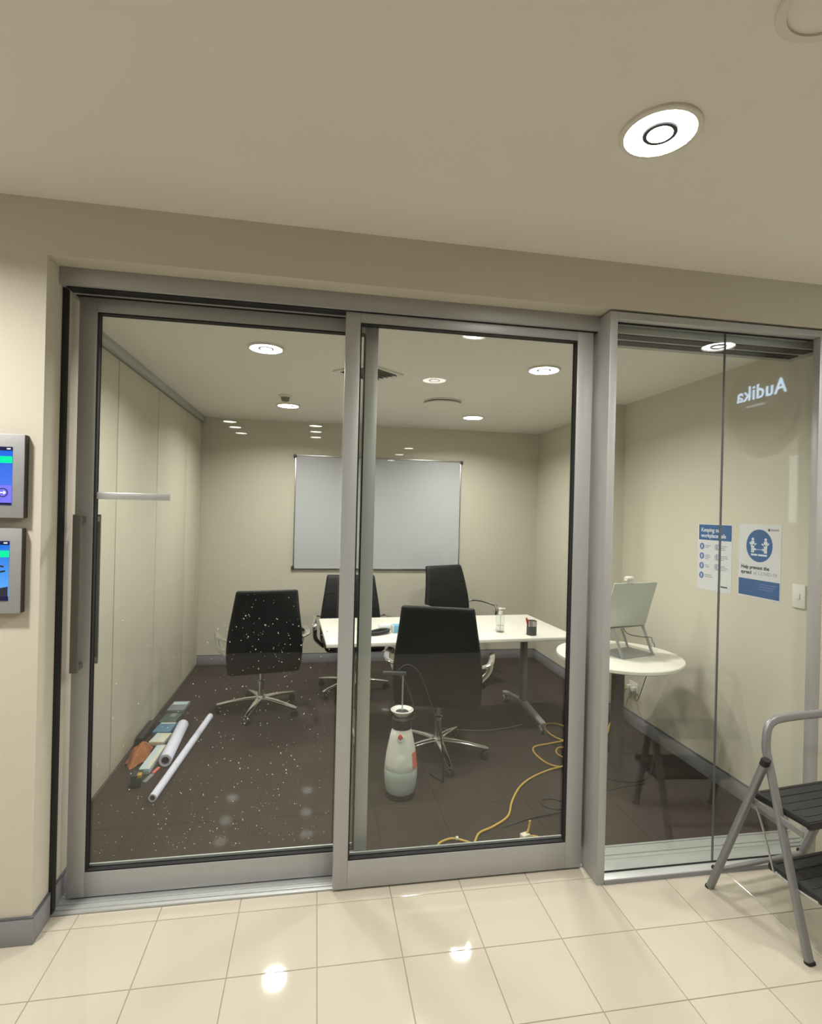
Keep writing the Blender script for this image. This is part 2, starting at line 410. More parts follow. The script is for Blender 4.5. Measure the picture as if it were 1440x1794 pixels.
# sprayed water droplets on the outer face of the door glass
random.seed(11)
bm = bmesh.new(); px, py, pz = d1.location; yg = g1[4] - 0.003
def drop(x, z, r):
    n = 6
    c = bm.verts.new((x - px, yg - r * 0.5 - py, z - pz))
    ring = [bm.verts.new((x + r * math.cos(2 * math.pi * k / n) - px, yg - py, z + r * math.sin(2 * math.pi * k / n) * random.uniform(0.8, 1.3) - pz)) for k in range(n)]
    for k in range(n): bm.faces.new((c, ring[k], ring[(k + 1) % n]))
for _ in range(620):
    z = 0.16 + 1.0 * random.random() ** 1.25; x = random.uniform(g1[0] + 0.02, 0.085)
    if z > 0.75 and x < -0.5 and random.random() < 0.8: continue
    if z < 0.75 and x < -0.6 and random.random() < 0.35: continue
    drop(x, z, random.choice((0.0007, 0.001, 0.0012, 0.0016, 0.002, 0.0027)))
for _ in range(70): drop(random.gauss(-0.40, 0.10), random.uniform(1.15, 1.75), random.choice((0.0006, 0.0008, 0.001)))
for _ in range(70): drop(random.gauss(-0.22, 0.12), random.gauss(1.13, 0.12), random.choice((0.0012, 0.0016, 0.0022)))
dr = finish('water_droplets', bm, 'droplet_scatter', d1); dr['kind'] = 'stuff'; dr['label'] = 'water droplets sprayed on the glass, their scattered light coloured white'

# ------------------------------------------------------------------ fixed glass with two panes
wn = empty('window_1', (1.80, 2.26, 0)); struct(wn, 'fixed frameless glass panes in a projecting grey box frame', 'window')
def bw(n, a0, a1, b0, b1, c0, c1, m, bev=0.0):
    return box(n, a0 - 1.80, a1 - 1.80, b0 - 2.26, b1 - 2.26, c0, c1, m, wn, bev)
bw('frame_post', 1.247, 1.283, 2.196, 2.36, 0.0, 2.520, 'aluminium', 0.002)
bw('frame_post', 2.322, 2.362, 2.196, 2.235, 0.0, 2.520, 'aluminium', 0.002)
bw('frame_head', 1.283, 2.322, 2.196, 2.285, 2.490, 2.520, 'aluminium', 0.002)
sill = bw('frame_sill', 1.283, 2.320, 2.196, 2.325, 0.0, 0.022, 'bright_aluminium', 0.002)
bw('sill_face', 1.283, 2.320, 2.1935, 2.1965, 0.001, 0.019, 'skirting_grey')
for a, b_ in ((1.284, 1.8565), (1.8595, 2.40)):
    bw('glass_pane', a, b_, 2.248, 2.252, 0.022, 2.490, 'glass')
bw('joint_seal', 1.8563, 1.8597, 2.2445, 2.2555, 0.022, 2.490, 'skirting_dark')
bw('bottom_seal', 1.283, 2.320, 2.240, 2.2445, 0.022, 0.028, 'black_rubber')
bw('top_seal', 1.283, 2.320, 2.240, 2.2445, 2.483, 2.490, 'black_rubber')

# ------------------------------------------------------------------ lamps
def ring(name, r0, r1, z0, z1, m, parent, n=32, loc=(0, 0, 0)):
    return lathe(name, [(r0, z1), (r0, z0), (r1 - 0.003, z0), (r1, z0 + 0.003), (r1, z1), (r0, z1)], m, parent, n, loc)
def downlight(x, y, z, r, watts, label, group=None, glow='lamp_glow', inner=True, spread=150):
    e = empty('downlight', (x, y, z)); tag(e, label, 'downlight', group)
    ring('trim_ring', r, r + 0.014, -0.010, 0.0, 'lamp_trim', e)
    lathe('diffuser', [(0, -0.004), (r, -0.004), (r, 0.0)], glow, e, 32)
    if inner: ring('inner_ring', r * 0.36, r * 0.50, -0.010, -0.0048, 'lamp_ring', e)
    if watts > 0:
        l = bpy.data.lights.new('lamp', 'AREA'); l.shape = 'DISK'; l.size = r * 1.9; l.energy = watts; l.color = LAMP_COL; l.spread = R(spread)
        lo = bpy.data.objects.new('lamp', l); C.objects.link(lo); lo.parent = e; lo.location = (0, 0, -0.0045)
    return e
downlight(0.950, 1.427, ZC, 0.098, HALL_LAMP_W, 'bright round downlight in the hall ceiling before the glass doors')
downlight(0.950, 0.196, ZC, 0.098, HALL_LAMP_W, 'round hall downlight one row behind, seen mirrored in the door glass')
downlight(2.52, 1.39, ZC, 0.098, HALL_LAMP_W * 0.8, 'round hall downlight above the step stool, mirrored in the fixed glass')
downlight(-1.45, 1.36, ZC, 0.098, HALL_LAMP_W * 1.75, 'round hall downlight near the control panels')
downlight(-2.6, 0.10, ZC, 0.098, HALL_LAMP_W, 'added unseen hall downlight brightening the floor on the control panel side')  # added lamp out of view, lifts the hall floor on this side
for x, y, lb in ((-0.305, 3.18, 'round meeting room downlight over the floor rolls by the door'), (1.38, 3.21, 'round meeting room downlight beside the square air vent and the glass'),
                 (-0.27, 4.90, 'round meeting room downlight next to the smoke detector'), (1.44, 4.98, 'round meeting room downlight over the far end of the table')):
    downlight(x, y, ZR, 0.090, ROOM_LAMP_W, lb)
for x, ys, lb in ((-1.14, (-2.50, -2.98, -3.58), 'small shop downlight across the hall, mirrored beside the folding partition'),
                  (-0.04, (-2.50, -3.05, -3.66), 'small shop downlight across the hall, mirrored above the whiteboard corner'),
                  (1.57, (-4.75, -5.85, -7.1), 'small shop downlight across the hall, mirrored over the whiteboard top edge')):
    for y in ys: downlight(x, y, ZC, 0.085, 0.0, lb, 'downlights across the hall', 'lamp_glow_far', False)

# smoke detector, vents on the room ceiling
sd = empty('smoke_detector', (-0.27, 4.47, ZR)); tag(sd, 'small round white smoke detector on the meeting room ceiling', 'smoke detector')
lathe('base', [(0, 0), (0.055, 0), (0.055, -0.012), (0.048, -0.020), (0, -0.020)], 'lamp_trim', sd)
lathe('sensor_head', [(0.036, -0.020), (0.030, -0.045), (0.022, -0.052), (0, -0.052)], 'vent_dark', sd)
av = empty('air_vent', (0.315, 3.58, ZR), R(42)); tag(av, 'square louvred air vent in the meeting room ceiling', 'vent')
bm = bmesh.new()
for q in ((-.165, .165, .135, .165), (-.165, .165, -.165, -.135), (-.165, -.135, -.135, .135), (.135, .165, -.135, .135)): bm_box(bm, q[0], q[1], q[2], q[3], -0.010, 0)
finish('frame', bm, 'lamp_trim', av)
box('backing', -0.135, 0.135, -0.135, 0.135, -0.002, 0.0, 'vent_dark', av)
for k in range(7):
    y = -0.12 + k * 0.04
    box('slat', -0.135, 0.135, -0.015, 0.015, -0.0012, 0.0012, 'vent_dark', av, mtx=Matrix.Translation((0, y, -0.010)) @ Matrix.Rotation(R(30), 4, 'X'))
rd = empty('round_diffuser', (0.995, 4.35, ZR)); tag(rd, 'round white ceiling air diffuser between the downlights', 'vent')
ring('collar', 0.13, 0.155, -0.012, 0.0, 'lamp_trim', rd)
lathe('disc', [(0, -0.024), (0.150, -0.020), (0.156, -0.030), (0.14, -0.036), (0, -0.038)], 'ceiling_paint', rd, 32)
lathe('neck', [(0, 0), (0.10, 0), (0.10, -0.022), (0, -0.022)], 'vent_dark', rd)
hs = empty('ceiling_speaker', (1.06, 0.985, ZC)); tag(hs, 'flat round white ceiling speaker near the hall downlight', 'speaker')
ring('rim', 0.088, 0.110, -0.010, 0.0, 'lamp_trim', hs)
lathe('grille', [(0, -0.006), (0.088, -0.004), (0.088, 0)], 'ceiling_paint', hs, 32)

# ------------------------------------------------------------------ whiteboard
wb = empty('whiteboard', (0.662, YB, 0.987)); tag(wb, 'large blank whiteboard with a thin metal frame', 'whiteboard')
W2, H = 0.8975, 1.198
box('board', -W2 + 0.012, W2 - 0.012, -0.016, 0.0, 0.012, H - 0.012, 'white_board', wb)
for n, a in (('frame_rail', (-W2, W2, -0.022, 0, 0, 0.014)), ('frame_rail', (-W2, W2, -0.022, 0, H - 0.014, H)), ('frame_side', (-W2, -W2 + 0.014, -0.022, 0, 0.014, H - 0.014)), ('frame_side', (W2 - 0.014, W2, -0.022, 0, 0.014, H - 0.014))):
    box(n, *a, 'satin_chrome', wb, 0.002)
for sx in (-1, 1):
    for z in (0.0, H - 0.03):
        box('corner_cap', sx * W2 - 0.016, sx * W2 + 0.016 - (0.014 if sx > 0 else -0.014) * 0, -0.025, 0, z - 0.002, z + 0.032, 'dark_grey', wb, 0.003)

# ------------------------------------------------------------------ posters, switch, outlet on the right wall (u = -y, v = z)
def wall_frame(yc, zc):
    # local x -> -y, local y -> z, local z -> -x (towards the room)
    return Matrix(((0, 0, -1, XR), (-1, 0, 0, yc), (0, 1, 0, zc), (0, 0, 0, 1)))
def flat(name, x0, x1, y0, y1, z, m, parent, th=0.0004):
    return box(name, x0, x1, y0, y1, z, z + th, m, parent)
def T(x, y, z): return Matrix.Translation((x, y, z))

p1 = empty('poster', (0, 0, 0)); p1.matrix_world = wall_frame(3.026, 1.377); tag(p1, 'poster with a blue header band and rows of small round icons', 'poster')
flat('sheet', -0.1485, 0.1485, -0.21, 0.21, 0.0005, 'paper', p1, 0.0008)
flat('header_band', -0.138, 0.143, 0.108, 0.205, 0.0014, 'print_blue', p1)
text('title', 'Keeping our', 0.036, 'print_pale', p1, T(-0.118, 0.160, 0.0021), bold=0.0006)
text('title', 'workplace safe', 0.036, 'print_pale', p1, T(-0.118, 0.124, 0.0021), bold=0.0006)
def icon(x, y, solid, par):
    if solid:
        o = lathe('icon', [(0, 0.0018), (0.021, 0.0018), (0.021, 0.0013), (0, 0.0013)], 'icon_blue', par, 20, (x, y, 0))
    else:
        o = lathe('icon', [(0.013, 0.0013), (0.013, 0.0018), (0.020, 0.0018), (0.020, 0.0013), (0.013, 0.0013)], 'print_grey', par, 20, (x, y, 0))
    g = flat('icon_mark', x - 0.004, x + 0.004, y - 0.010, y + 0.010, 0.0020, 'print_pale' if solid else 'icon_blue', par)
def lines(x, y, ws, par, m='print_grey', dy=0.011, h=0.005, nm='text_line'):
    for k, wd in enumerate(ws): flat(nm, x, x + wd, y - k * dy - h / 2, y - k * dy + h / 2, 0.0014, m, par)
for k in range(4):
    icon(-0.108, 0.066 - k * 0.062, True, p1); lines(-0.078, 0.072 - k * 0.062, ((0.05, 0.03), (0.042, 0.046, 0.03), (0.03, 0.04), (0.06, 0.07))[k], p1)
for k in range(3):
    icon(0.025, 0.066 - k * 0.062, False, p1); lines(0.056, 0.074 - k * 0.062, ((0.05, 0.035, 0.04), (0.055, 0.06, 0.03), (0.04, 0.06, 0.045))[k], p1)
flat('logo', 0.040, 0.058, -0.180, -0.168, 0.0014, 'print_ink', p1); flat('logo_word', 0.062, 0.118, -0.178, -0.170, 0.0014, 'print_ink', p1)

p2 = empty('poster', (0, 0, 0)); p2.matrix_world = wall_frame(2.676, 1.386); tag(p2, 'poster with a big blue disc of two distanced figures', 'poster')
flat('sheet', -0.1485, 0.1485, -0.21, 0.21, 0.0005, 'paper', p2, 0.0008)
lathe('disc', [(0, 0.0018), (0.092, 0.0018), (0.092, 0.0013), (0, 0.0013)], 'print_blue', p2, 40, (0.0, 0.088, 0))
for sx in (-1, 1):
    bm = bmesh.new(); cx = sx * 0.045; by = 0.088
    bm_lathe(bm, [(0, 0.0022), (0.0085, 0.0022), (0.0085, 0.0018), (0, 0.0018)], 14, T(cx, by + 0.036, 0))
    bm_box(bm, cx - 0.012, cx + 0.012, by - 0.008, by + 0.026, 0.0018, 0.0022)
    bm_box(bm, cx - 0.010, cx - 0.001, by - 0.040, by - 0.008, 0.0018, 0.0022); bm_box(bm, cx + 0.001, cx + 0.010, by - 0.040, by - 0.008, 0.0018, 0.0022)
    bm_box(bm, -0.014, 0.014, -0.004, 0.004, 0.0018, 0.0022, 0, T(cx - sx * 0.014, by + 0.006, 0) @ Matrix.Rotation(R(-sx * 25), 4, 'Z'))
    bm_box(bm, -0.010, 0.010, -0.004, 0.004, 0.0018, 0.0022, 0, T(cx + sx * 0.016, by + 0.010, 0) @ Matrix.Rotation(R(sx * 50), 4, 'Z'))
    finish('figure', bm, 'print_pale', p2)
bm = bmesh.new(); bm_box(bm, -0.028, 0.028, 0.0655, 0.0685, 0.0018, 0.0022)
for sx in (-1, 1): bm_box(bm, -0.006, 0.006, -0.006, 0.006, 0.0018, 0.0022, 0, T(sx * 0.028, 0.067, 0) @ Matrix.Rotation(R(45), 4, 'Z'))
finish('arrow', bm, 'print_pale', p2)
for a, b in ((-0.056, -0.012), (-0.006, 0.056)): flat('disc_words', a, b, 0.031, 0.041, 0.0018, 'print_pale', p2)
flat('logo', 0.060, 0.072, 0.172, 0.186, 0.0014, 'print_ink', p2); flat('logo_word', 0.074, 0.132, 0.174, 0.184, 0.0014, 'print_grey', p2)
text('slogan', 'Help prevent the', 0.029, 'print_ink', p2, T(-0.128, -0.046, 0.0016), bold=0.0007)
text('slogan', 'spread', 0.029, 'print_ink', p2, T(-0.128, -0.076, 0.0016), bold=0.0007)
text('slogan', 'of COVID-19', 0.029, 'print_grey', p2, T(-0.036, -0.076, 0.0016))
flat('footer_band', -0.143, 0.143, -0.200, -0.105, 0.0014, 'print_blue', p2)
for k in range(3): flat('footer_text', 0.005, (0.125, 0.110, 0.10)[k], -0.130 - k * 0.014, -0.124 - k * 0.014, 0.0020, 'icon_blue', p2)

sw = empty('light_switch', (0, 0, 0)); 
sw.matrix_world = wall_frame(2.4085, 1.232); tag(sw, 'white wall light switch beside the two posters', 'light switch')
box('plate', -0.037, 0.037, -0.060, 0.060, 0.0, 0.010, 'white_plastic', sw, 0.002); box('rocker', -0.010, 0.010, -0.016, 0.016, 0.010, 0.014, 'white_plastic', sw, 0.001)
wo = empty('power_outlet', (0, 0, 0)); wo.matrix_world = wall_frame(3.850, 0.300); tag(wo, 'white power outlet on the wall below the round table', 'outlet')
box('plate', -0.060, 0.060, -0.038, 0.038, 0.0, 0.009, 'white_plastic', wo, 0.002)
for sx in (-1, 1): box('plug', sx * 0.028 - 0.018, sx * 0.028 + 0.018, -0.026, 0.010, 0.009, 0.040, 'white_plastic', wo, 0.004); box('rocker', sx * 0.028 - 0.008, sx * 0.028 + 0.008, 0.018, 0.030, 0.009, 0.012, 'white_plastic', wo)

# ------------------------------------------------------------------ hall wall control panels
def control_panel(zc, hgt, dx, label, kind):
    e = empty('control_panel', (-1.0395 - dx - 0.20, YW, zc)); tag(e, label, 'control panel')
    hw = 0.20; hh = hgt / 2
    box('housing', -hw, hw, -0.030, 0.0, -hh, hh, 'panel_side', e, 0.003)
    box('bezel', -hw, hw, -0.034, -0.030, -hh, hh, 'panel_bezel', e, 0.0015)
    sx1 = hw - 0.038; sx0 = -hw + 0.046; sh = hh - 0.046
    sc = box('screen', sx0, sx1, -0.0355, -0.034, -sh, sh, 'screen_blue' if kind == 0 else 'screen_sky', e)
    def s(n, a0, a1, z0, z1, m): return box(n, a0, a1, -0.0363, -0.0355, z0, z1, m, e)
    s('status_bar', sx0, sx1, sh - 0.014, sh, 'screen_black'); s('status_bar', sx0, sx1, -sh, -sh + (0.008 if kind == 0 else 0.016), 'screen_black')
    s('banner', sx0, sx1, sh - 0.058, sh - 0.034, 'screen_green')
    box('clock_text', sx1 - 0.018, sx1 - 0.006, -0.0368, -0.0362, sh - 0.009, sh - 0.005, 'screen_white', e)
    if kind == 0:
        s('menu_strip', sx0, sx1, -sh + 0.008, -sh + 0.070, 'screen_indigo')
        bm = bmesh.new(); bm_lathe(bm, [(0.013, 0), (0.013, 0.0006), (0.0165, 0.0006), (0.0165, 0), (0.013, 0)], 24, T(sx1 - 0.028, -0.0363, -sh + 0.044) @ Matrix.Rotation(R(90), 4, 'X'))
        finish('button_ring', bm, 'navy', e)
        bm = bmesh.new(); cx, cz = sx1 - 0.028, -sh + 0.044
        bm_box(bm, cx - 0.010, cx + 0.007, -0.0372, -0.0362, cz - 0.0016, cz + 0.0016)
        for sg in (-1, 1): bm_box(bm, -0.0075, 0.0015, -0.0005, 0.0005, -0.0016, 0.0016, 0, T(cx + 0.008, -0.0367, cz) @ Matrix.Rotation(R(sg * 45), 4, 'Y'))
        finish('arrow', bm, 'screen_white', e)
    else:
        bm = bmesh.new()
        for pts in (((-0.16, 0.03), (-0.05, 0.02), (0.06, 0.028), (0.145, 0.015)), ((-0.16, -0.004), (-0.02, -0.002), (0.08, -0.012), (0.15, 0.0)), ((0.10, 0.03), (0.115, 0.0), (0.11, -0.02), (0.125, -0.06))):
            bm_sweep(bm, smooth_path([(a, -0.0362, b) for a, b in pts], 5), rrect(0.0030, 0.0004, 0.0002, 1), (0, 1, 0))
        finish('branch_picture', bm, 'navy', e)
        bm = bmesh.new(); vs = [bm.verts.new((sx1 - 0.06 + a, -0.0361, -sh + 0.016 + b)) for a, b in ((0, 0), (0.058, 0), (0.058, 0.035), (0.035, 0.030), (0.015, 0.015))]; bm.faces.new(vs)
        r = bmesh.ops.extrude_face_region(bm, geom=bm.faces[:]); bmesh.ops.translate(bm, verts=[v for v in r['geom'] if isinstance(v, bmesh.types.BMVert)], vec=(0, -0.0005, 0))
        finish('rock_picture', bm, 'navy', e)
    return e
control_panel(1.712, 0.300, 0.0, 'wall touch panel with an arrow button, the upper of the two', 0)
control_panel(1.372, 0.306, 0.003, 'wall touch panel with a sky and branches picture, the lower of the two', 1)

# ------------------------------------------------------------------ sign and lit poster on the hall side wall (facing -x; mirrored in the fixed glass)
def side_frame(yc, zc): return Matrix(((0, 0, -1, XH1), (-1, 0, 0, yc), (0, 1, 0, zc), (0, 0, 0, 1)))
sg = empty('shop_sign', (0, 0, 0)); sg.matrix_world = side_frame(1.27, 2.42); tag(sg, 'round dark shop sign with glowing letters on the hall side wall', 'sign')
lathe('disc', [(0, 0), (0.305, 0), (0.305, 0.045), (0.300, 0.05), (0, 0.05)], 'sign_disc', sg, 48)
text('letters', 'Audika', 0.140, 'sign_light', sg, T(0.0, 0.03, 0.054), 0.002, 'CENTER', 0.0015)
box('strapline', -0.04, 0.12, -0.022, -0.006, 0.05, 0.054, 'sign_dim', sg)
lp = empty('light_box', (0, 0, 0)); lp.matrix_world = side_frame(1.60, 1.82); tag(lp, 'pale lit poster box on the hall side wall below the sign', 'light box')
box('frame', -0.115, 0.115, -0.225, 0.225, 0, 0.03, 'white_plastic', lp, 0.003); box('face', -0.105, 0.105, -0.212, 0.212, 0.03, 0.032, 'lit_poster', lp)

# ------------------------------------------------------------------ office chairs (sitter looks along local +y)
def loft(name, rings, m, parent, smooth=60):
    bm = bmesh.new(); vs = [[bm.verts.new(p) for p in r] for r in rings]; k = len(vs[0])
    for a, b in zip(vs, vs[1:]):
        for j in range(k): bm.faces.new((a[j], a[(j + 1) % k], b[(j + 1) % k], b[j]))
    bm.faces.new(vs[0][::-1]); bm.faces.new(vs[-1])
    return finish(name, bm, m, parent, smooth)
def make_chair():
    e = empty('office_chair', (0, 0, 0))
    # backrest: tapered, curved, with a rolled top edge
    rings = []
    prof = [(0.355, 0.250, -0.205, 0.018), (0.365, 0.268, -0.208, 0.026), (0.42, 0.278, -0.222, 0.030), (0.52, 0.284, -0.232, 0.032), (0.62, 0.280, -0.236, 0.032), (0.72, 0.268, -0.246, 0.031),
            (0.82, 0.252, -0.262, 0.029), (0.92, 0.237, -0.284, 0.028), (0.975, 0.229, -0.300, 0.028), (0.995, 0.225, -0.308, 0.024), (1.003, 0.217, -0.312, 0.014)]
    for z, hw, y, t in prof:
        ring_ = []
        for a, b in rrect(hw, t, t * 0.9, 3):
            ring_.append((a, y + b + 0.22 * a * a * 0.6, z))
        rings.append(ring_)
    loft('backrest', rings, 'black_leather', e)
    # ribs of stitched upholstery
    for z in (0.56, 0.70, 0.84):
        y = {0.56: -0.234, 0.70: -0.2435, 0.84: -0.2655}[z]
        hw = {0.56: 0.265, 0.70: 0.255, 0.84: 0.235}[z]
        sweep('seam', [(a * hw, y + 0.0325 + 0.132 * (a * hw) ** 2, z) for a in (-1, -.5, 0, .5, 1)], circ(0.002, 5), 'black_plastic', e)
    rings = []
    for y, hw, z, t in ((-0.235, 0.21, 0.455, 0.02), (-0.22, 0.250, 0.452, 0.034), (-0.10, 0.268, 0.448, 0.038), (0.06, 0.270, 0.450, 0.040), (0.18, 0.265, 0.452, 0.038), (0.235, 0.255, 0.443, 0.034), (0.258, 0.236, 0.432, 0.020)):
        rings.append([(a, y, z + b) for a, b in rrect(hw, t, t * 0.9, 3)])
    loft('seat', rings, 'black_leather', e)
    for s in (-1, 1):
        # flat chrome arm bow: from the backrest forward, round and down to the seat
        pts = smooth_path([(s * 0.272, -0.235, 0.625), (s * 0.325, -0.205, 0.640), (s * 0.342, -0.10, 0.648), (s * 0.346, 0.04, 0.640), (s * 0.346, 0.115, 0.628), (s * 0.342, 0.137, 0.590), (s * 0.330, 0.120, 0.50), (s * 0.255, 0.085, 0.425)], 5)
        sweep('armrest', pts, rrect(0.019, 0.007, 0.004, 2), 'chrome', e, (0, 0, 1))
    lathe('mechanism', [(0, 0.37), (0.07, 0.375), (0.10, 0.395), (0.12, 0.415), (0, 0.415)], 'black_plastic', e, 16)
    lathe('gas_lift', [(0, 0.11), (0.026, 0.11), (0.026, 0.24), (0.017, 0.245), (0.017, 0.38), (0, 0.38)], 'chrome', e, 16)
    lathe('hub', [(0, 0.062), (0.044, 0.064), (0.046, 0.10), (0.034, 0.122), (0, 0.124)], 'chrome', e, 20)
    for k in range(5):
        a = R(90 + 72 * k + CH_OFF); c, s = math.cos(a), math.sin(a)
        pts = [(c * r, s * r, z) for r, z in ((0.030, 0.098), (0.12, 0.094), (0.22, 0.083), (0.31, 0.070), (0.335, 0.066))]
        lg = sweep('leg', pts, rrect(0.021, 0.012, 0.006, 2), 'chrome', e, (0, 0, 1), scale=[1.2, 1.08, 0.92, 0.76, 0.55])
        bm = bmesh.new(); cx, cy = c * 0.312, s * 0.312
        bm_lathe(bm, [(0, 0.066), (0.007, 0.066), (0.007, 0.04), (0, 0.04)], 8, T(cx, cy, 0))
        for q in (-1, 1):
            mt = T(cx, cy, 0.0265) @ Matrix.Rotation(a + R(35), 4, 'Z') @ T(0, q * 0.013, 0) @ Matrix.Rotation(R(90), 4, 'X')
            bm_lathe(bm, [(0, -0.008), (0.022, -0.008), (0.0265, -0.004), (0.0265, 0.004), (0.022, 0.008), (0, 0.008)], 14, mt)
        bm_box(bm, -0.018, 0.018, -0.004, 0.004, 0.026, 0.056, 0, T(cx, cy, 0) @ Matrix.Rotation(a + R(35), 4, 'Z'))
        finish('caster', bm, 'black_plastic', lg, 40)
    return e
def place_chair(x, y, rz, off, label, lift=0.0):
    global CH_OFF
    CH_OFF = off
    e = make_chair(); e.location = (x, y, 0); e.rotation_euler = (0, 0, R(rz))
    if lift:
        for ch in e.children:
            n = ch.name.split('.')[0]
            if n in ('backrest', 'seat', 'armrest', 'mechanism', 'seam'): ch.location.z += lift
            if n == 'gas_lift': ch.scale.z = (0.38 + lift - 0.11) / 0.27; ch.location.z = 0.11 - 0.11 * ch.scale.z
    tag(e, label, 'chair', 'black office chairs around the table')
place_chair(0.835, 3.54, -17, 53, 'black office chair behind the pump sprayer, its back to the glass doors', 0.035)
place_chair(-0.405, 4.48, 11, 12, 'black office chair standing off the table end, near the folding partition')
place_chair(0.345, 4.88, 182, 20, 'black office chair tucked in behind the table, facing straight to the glass doors')
place_chair(1.420, 5.13, 206, 0, 'black office chair behind the table, raised and turned towards the poster wall', 0.075)

# ------------------------------------------------------------------ conference table
tb = empty('conference_table', (0.975, 4.095, 0), R(3.0)); tag(tb, 'long white table on grey T legs with casters', 'table')
box('table_top', -0.915, 0.915, -0.43, 0.43, 0.704, 0.730, 'white_laminate', tb, 0.003)
box('under_rail', -0.70, 0.70, -0.04, 0.04, 0.650, 0.704, 'grey_paint', tb, 0.003)
box('under_rail', -0.72, 0.72, -0.30, -0.27, 0.672, 0.704, 'grey_paint', tb, 0.003)
box('latch', -0.26, -0.19, -0.36, -0.32, 0.685, 0.704, 'black_plastic', tb, 0.003)
for s in (-1, 1):
    x = s * 0.69
    sweep('leg_column', [(x, 0, 0.10), (x, 0, 0.68)], rrect(0.032, 0.022, 0.012, 3), 'grey_paint', tb, (1, 0, 0))
    ft = sweep('leg_foot', [(x, -0.37, 0.072), (x, -0.33, 0.078), (x, 0, 0.115), (x, 0.33, 0.078), (x, 0.37, 0.072)], rrect(0.026, 0.018, 0.010, 3), 'grey_paint', tb, (0, 0, 1), [0.75, 0.85, 1.15, 0.85, 0.75])
    box('top_plate', x - 0.04, x + 0.04, -0.30, 0.30, 0.676, 0.704, 'grey_paint', tb, 0.004)
    for sy in (-1, 1):
        bm = bmesh.new(); cy = sy * 0.345
        for q in (-1, 1):
            bm_lathe(bm, [(0, -0.009), (0.024, -0.009), (0.030, -0.004), (0.030, 0.004), (0.024, 0.009), (0, 0.009)], 16, T(x + q * 0.014, cy, 0.030) @ Matrix.Rotation(R(90), 4, 'Y'))
        bm_box(bm, x - 0.005, x + 0.005, cy - 0.018, cy + 0.018, 0.03, 0.070)
        finish('caster', bm, 'satin_chrome', ft, 40)

ZT = 0.730
# things on the table
hb = empty('sanitizer_bottle', (1.381, 3.907, ZT)); tag(hb, 'clear pump bottle of hand sanitizer on the white table', 'bottle')
lathe('bottle_body', [(0, 0.0), (0.030, 0.0), (0.033, 0.004), (0.033, 0.115), (0.028, 0.130), (0.013, 0.136), (0.013, 0.142), (0, 0.142)], 'clear_plastic', hb, 24)
lathe('gel', [(0, 0.002), (0.030, 0.003), (0.030, 0.05), (0, 0.05)], 'clear_plastic', hb, 20)
bm = bmesh.new(); bm_lathe(bm, [(0, 0.134), (0.015, 0.134), (0.015, 0.155), (0.006, 0.157), (0.006, 0.170), (0.016, 0.171), (0.016, 0.180), (0, 0.181)], 18)
bm_box(bm, 0.0, 0.036, -0.006, 0.006, 0.171, 0.179, 0.002); finish('pump', bm, 'white_plastic', hb, 40)
lathe('dip_tube', [(0, 0.006), (0.0025, 0.006), (0.0025, 0.134), (0, 0.134)], 'white_plastic', hb, 8)

pc = empty('pen_cup', (1.586, 3.80, ZT)); tag(pc, 'dark wire mesh pen cup with metal rim on the table', 'pen cup')
lathe('cup', [(0, 0.0), (0.037, 0.0), (0.037, 0.066), (0.034, 0.066), (0.034, 0.004), (0, 0.004)], 'dark_grey', pc, 24)
lathe('rim_band', [(0.0335, 0.066), (0.0375, 0.066), (0.0375, 0.105), (0.0335, 0.105), (0.0335, 0.066)], 'satin_chrome', pc, 24)
pn = empty('marker_pen', (1.568, 3.795, ZT + 0.006), 0); tag(pn, 'red marker leaning in the pen cup', 'marker')
bm = bmesh.new(); mt = Matrix.Rotation(R(-14), 4, 'Y') @ Matrix.Rotation(R(6), 4, 'X')
bm_lathe(bm, [(0, 0), (0.0065, 0.0), (0.0065, 0.085), (0, 0.085)], 12, mt); finish('barrel', bm, 'dark_grey', pn, 40)
bm = bmesh.new(); bm_lathe(bm, [(0.0, 0.084), (0.008, 0.084), (0.008, 0.122), (0.006, 0.126), (0, 0.126)], 12, mt); finish('cap', bm, 'red_plastic', pn, 40)

hd = empty('glasses_case', (0.455, 3.90, ZT), R(25)); tag(hd, 'black open strap shaped case lying on the white table', 'case')
bm = bmesh.new(); bm_sweep(bm, smooth_path([(-0.085, -0.03, 0.012), (-0.03, -0.042, 0.014), (0.05, -0.036, 0.018), (0.085, 0.0, 0.020), (0.04, 0.032, 0.018), (-0.04, 0.022, 0.014), (-0.085, -0.018, 0.012)], 5), rrect(0.012, 0.011, 0.005, 2)); finish('frame_loop', bm, 'black_plastic', hd, 50)
box('sleeve', -0.075, -0.01, -0.030, 0.012, 0.0, 0.018, 'navy', hd, 0.005)
tx = empty('tissue_box', (0.625, 3.95, ZT), R(8)); tag(tx, 'small blue and white box beside the black case on the table', 'box')
box('carton', -0.055, 0.055, -0.035, 0.035, 0.0, 0.055, 'tissue_blue', tx, 0.002); box('end_flap', -0.062, -0.055, -0.034, 0.034, 0.002, 0.054, 'paper', tx, 0.001)
tw = empty('wipe_packet', (0.545, 4.06, ZT), R(-5)); tag(tw, 'crumpled white packet behind the small blue box', 'packet')
rings = []
for x, a, b in ((-0.07, 0.035, 0.003), (-0.055, 0.045, 0.014), (-0.02, 0.046, 0.021), (0.02, 0.044, 0.019), (0.055, 0.043, 0.013), (0.07, 0.034, 0.003)):
    rings.append([(x, q, 0.021 + r_) for q, r_ in rrect(a, b, b * 0.9, 2)])
loft('wrap', rings, 'paper', tw)
nb = empty('notebook', (0.685, 3.93, ZT), R(20)); tag(nb, 'dark navy notebook partly behind the chair back on the table', 'notebook')
